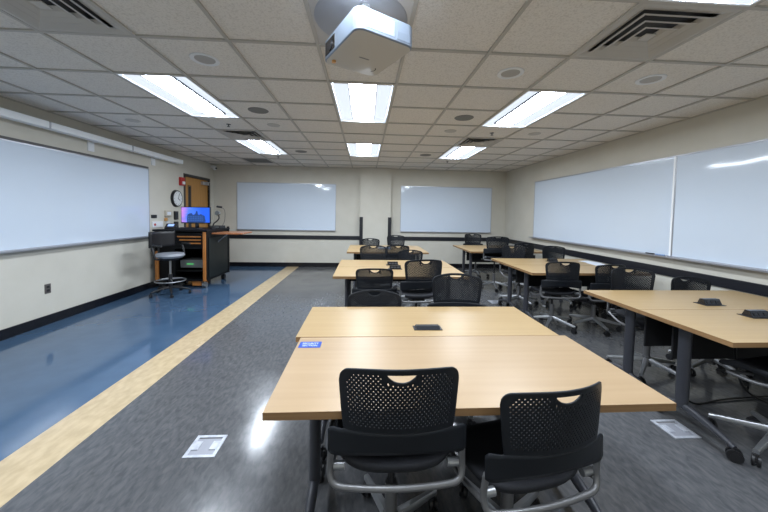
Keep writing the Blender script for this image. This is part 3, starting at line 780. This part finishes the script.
# flip-up shelf
bm = bmesh.new(); box(bm, KX1+.012, KX1+.56, 6.05, 6.60, .985, 1.012); csub('side_shelf', bm, M['shelfwood'], bevel=.004)
bm = bmesh.new(); tube(bm, [(KX1+.012, 6.3, .82), (KX1+.10, 6.3, .90), (KX1+.22, 6.3, .985)], .010, 8); csub('shelf_bracket', bm, M['alu'], smooth='all')

# things on the console
ZK = ZT+.035
t = thing('monitor', (-3.27, 6.28, ZK), 'lit flat monitor with a blue evening picture on the teaching console', 'monitor')
finish('bezel', rbox(-.275, .275, -.015, .02, .10, .42, .006), M['blackgloss'], t)
bm = bmesh.new(); v = [bm.verts.new(p) for p in ((-.262, -.0165, .122), (.262, -.0165, .122), (.262, -.0165, .408), (-.262, -.0165, .408))]; bm.faces.new(v)
finish('screen', bm, M['screen'], t, keep=True)
bm = bmesh.new()
def poly(pts, y, mi=0):
    q = bm.faces.new([bm.verts.new((x, y, z)) for x, z in pts]); q.material_index = mi
poly([(-.16, .122), (.15, .122), (.19, .14), (.17, .25), (.12, .27), (.10, .29), (.06, .26), (.04, .30), (.035, .34), (.01, .345), (.0, .30), (-.03, .27), (-.05, .27), (-.07, .30), (-.11, .295), (-.15, .27), (-.16, .20)], -.0172)
for k in range(9):
    for q in range(3): poly([(-.14+k*.032, .15+q*.035), (-.128+k*.032, .15+q*.035), (-.128+k*.032, .17+q*.035), (-.14+k*.032, .17+q*.035)], -.0178, 1)
finish('screen_picture', bm, [M['building'], M['screenwin']], t, keep=True)
bm = bmesh.new(); box(bm, -.10, .10, -.06, .10, 0, .012); box(bm, -.03, .03, .02, .05, .012, .20); finish('stand', bm, M['blackgloss'], t, bevel=.003)
t = thing('keyboard', (-3.27, 6.02, ZK), 'black keyboard in front of the monitor', 'keyboard'); finish('case', rbox(-.22, .22, -.07, .07, 0, .022, .005), M['black'], t)
bm = bmesh.new()
for a in range(14):
    for b_ in range(4): box(bm, -.205+a*.0295, -.180+a*.0295, -.055+b_*.028, -.032+b_*.028, .022, .027)
finish('keys', bm, M['plastic'], t)
t = thing('desk_phone', (-3.62, 6.08, ZK), 'small black control panel with a lit blue screen left of the monitor', 'control panel', rz=.2)
bm = bmesh.new(); v, fs = box(bm, -.09, .09, -.06, .06, 0, .03)
for q in v[6:]: q.co.z += .07
finish('case', bm, M['black'], t, bevel=.004)
bm = bmesh.new(); v = [bm.verts.new(p) for p in ((-.05, -.03, .0525), (.05, -.03, .0525), (.05, .03, .0875), (-.05, .03, .0875))]; bm.faces.new(v)
finish('display', bm, mat('phone_display', (0, 0, 0), .3, emit=(.25, .40, .9), estr=.6), t, keep=True)
t = thing('document_camera', (-2.99, 6.35, ZK), 'black gooseneck camera with a round head right of the monitor', 'document camera')
bm = bmesh.new(); cyl(bm, (0, 0, 0), (0, 0, .03), .05, n=20); finish('base', bm, M['black'], t, smooth=True)
bm = bmesh.new(); tube(bm, [(0, 0, .03), (.02, 0, .10), (.08, 0, .15), (.12, 0, .21), (.11, -.01, .29)], .012, 8); finish('neck', bm, M['black'], t, smooth='all')
bm = bmesh.new(); cyl(bm, (.10, -.05, .31), (.11, .0, .30), .045, n=20); finish('head', bm, M['ledg'], t, smooth=True)
t = thing('microphone', (-2.95, 6.62, ZK), 'thin gooseneck microphone at the rear right of the console', 'microphone')
bm = bmesh.new(); cyl(bm, (0, 0, 0), (0, 0, .02), .04, n=16); tube(bm, [(0, 0, .02), (.06, 0, .12), (.08, 0, .28), (.07, -.02, .38), (.02, -.04, .42)], .0045, 8); finish('neck', bm, M['leggrey'], t, smooth='all')
bm = bmesh.new(); cyl(bm, (.035, -.035, .425), (-.06, -.06, .44), .020, n=12); finish('capsule', bm, M['black'], t, smooth=True)
t = thing('media_player', (-3.1, 6.60, ZK), 'flat black equipment case at the rear right of the console', 'equipment case'); finish('case', rbox(-.02, .19, -.12, .12, 0, .05, .005), M['black'], t)
finish('front_plate', B(.0, .17, -.122, -.119, .01, .04), M['ledg'], t)

# drafting stool
t = thing('drafting_stool', (-3.27, 5.46, 0), 'black drafting stool with a chrome foot ring beside the teaching console', 'stool', rz=radians(70))
bm = bmesh.new(); cyl(bm, (0, 0, .63), (0, 0, .665), .18, .215, n=32); cyl(bm, (0, 0, .665), (0, 0, .70), .215, .20, n=32, caps=True); finish('seat', bm, M['seatgrey'], t, smooth=True)
bm = bmesh.new(); cyl(bm, (0, 0, .59), (0, 0, .63), .12, .17, n=24); finish('seat_pan', bm, M['black'], t, smooth=True)
bm = bmesh.new(); cyl(bm, (0, 0, .10), (0, 0, .35), .028, n=16); finish('column', bm, M['black'], t, smooth=True)
bm = bmesh.new(); cyl(bm, (0, 0, .35), (0, 0, .59), .016, n=16); finish('gas_lift', bm, M['silver'], t, smooth=True)
bm = bmesh.new(); K = 40
for i in range(K):
    a0, a1 = 2*pi*i/K, 2*pi*(i+1)/K; cyl(bm, (.22*cos(a0), .22*sin(a0), .24), (.22*cos(a1), .22*sin(a1), .24), .010, n=8, caps=False)
for k in range(3):
    a = 2*pi*k/3; cyl(bm, (.02*cos(a), .02*sin(a), .26), (.22*cos(a), .22*sin(a), .24), .006, n=8)
finish('foot_ring', bm, M['silver'], t, smooth=True)
for k in range(5):
    bm = bmesh.new(); tube(bm, [(.02, 0, .12), (.15, 0, .11), (.29, 0, .075)], [.022, .018, .012], 10); lg = finish('leg', bm, M['black'], t, smooth='all'); lg.rotation_euler = (0, 0, 2*pi*k/5+.3)
    c_ = finish('caster', make_caster(.028), M['black'], lg, smooth=True); c_.location = (.285, 0, 0)
bm = bmesh.new(); rows = []
for i in range(13):
    a = radians(-30+60*i/12); rows.append([bm.verts.new((.46*sin(a), .24-.46*(1-cos(a))*-1*-1+.0, .80+.26*k/6)) for k in range(7)])
for i in range(12):
    for k in range(6): bm.faces.new((rows[i][k], rows[i+1][k], rows[i+1][k+1], rows[i][k+1]))
o = finish('backrest', bm, M['black'], t, smooth='all'); md = o.modifiers.new('s', 'SOLIDIFY'); md.thickness = .04
bm = bmesh.new(); tube(bm, [(0, .05, .60), (0, .24, .62), (0, .26, .72), (0, .245, .86)], .014, 8); finish('back_bar', bm, M['black'], t, smooth='all')
for s in (-1, 1):
    bm = bmesh.new(); tube(bm, [(s*.12, .0, .62), (s*.25, .0, .63), (s*.27, .02, .74), (s*.265, .05, .83), (s*.26, -.02, .85), (s*.26, -.14, .84)], .016, 8); finish('armrest', bm, M['black'], t, smooth='all')
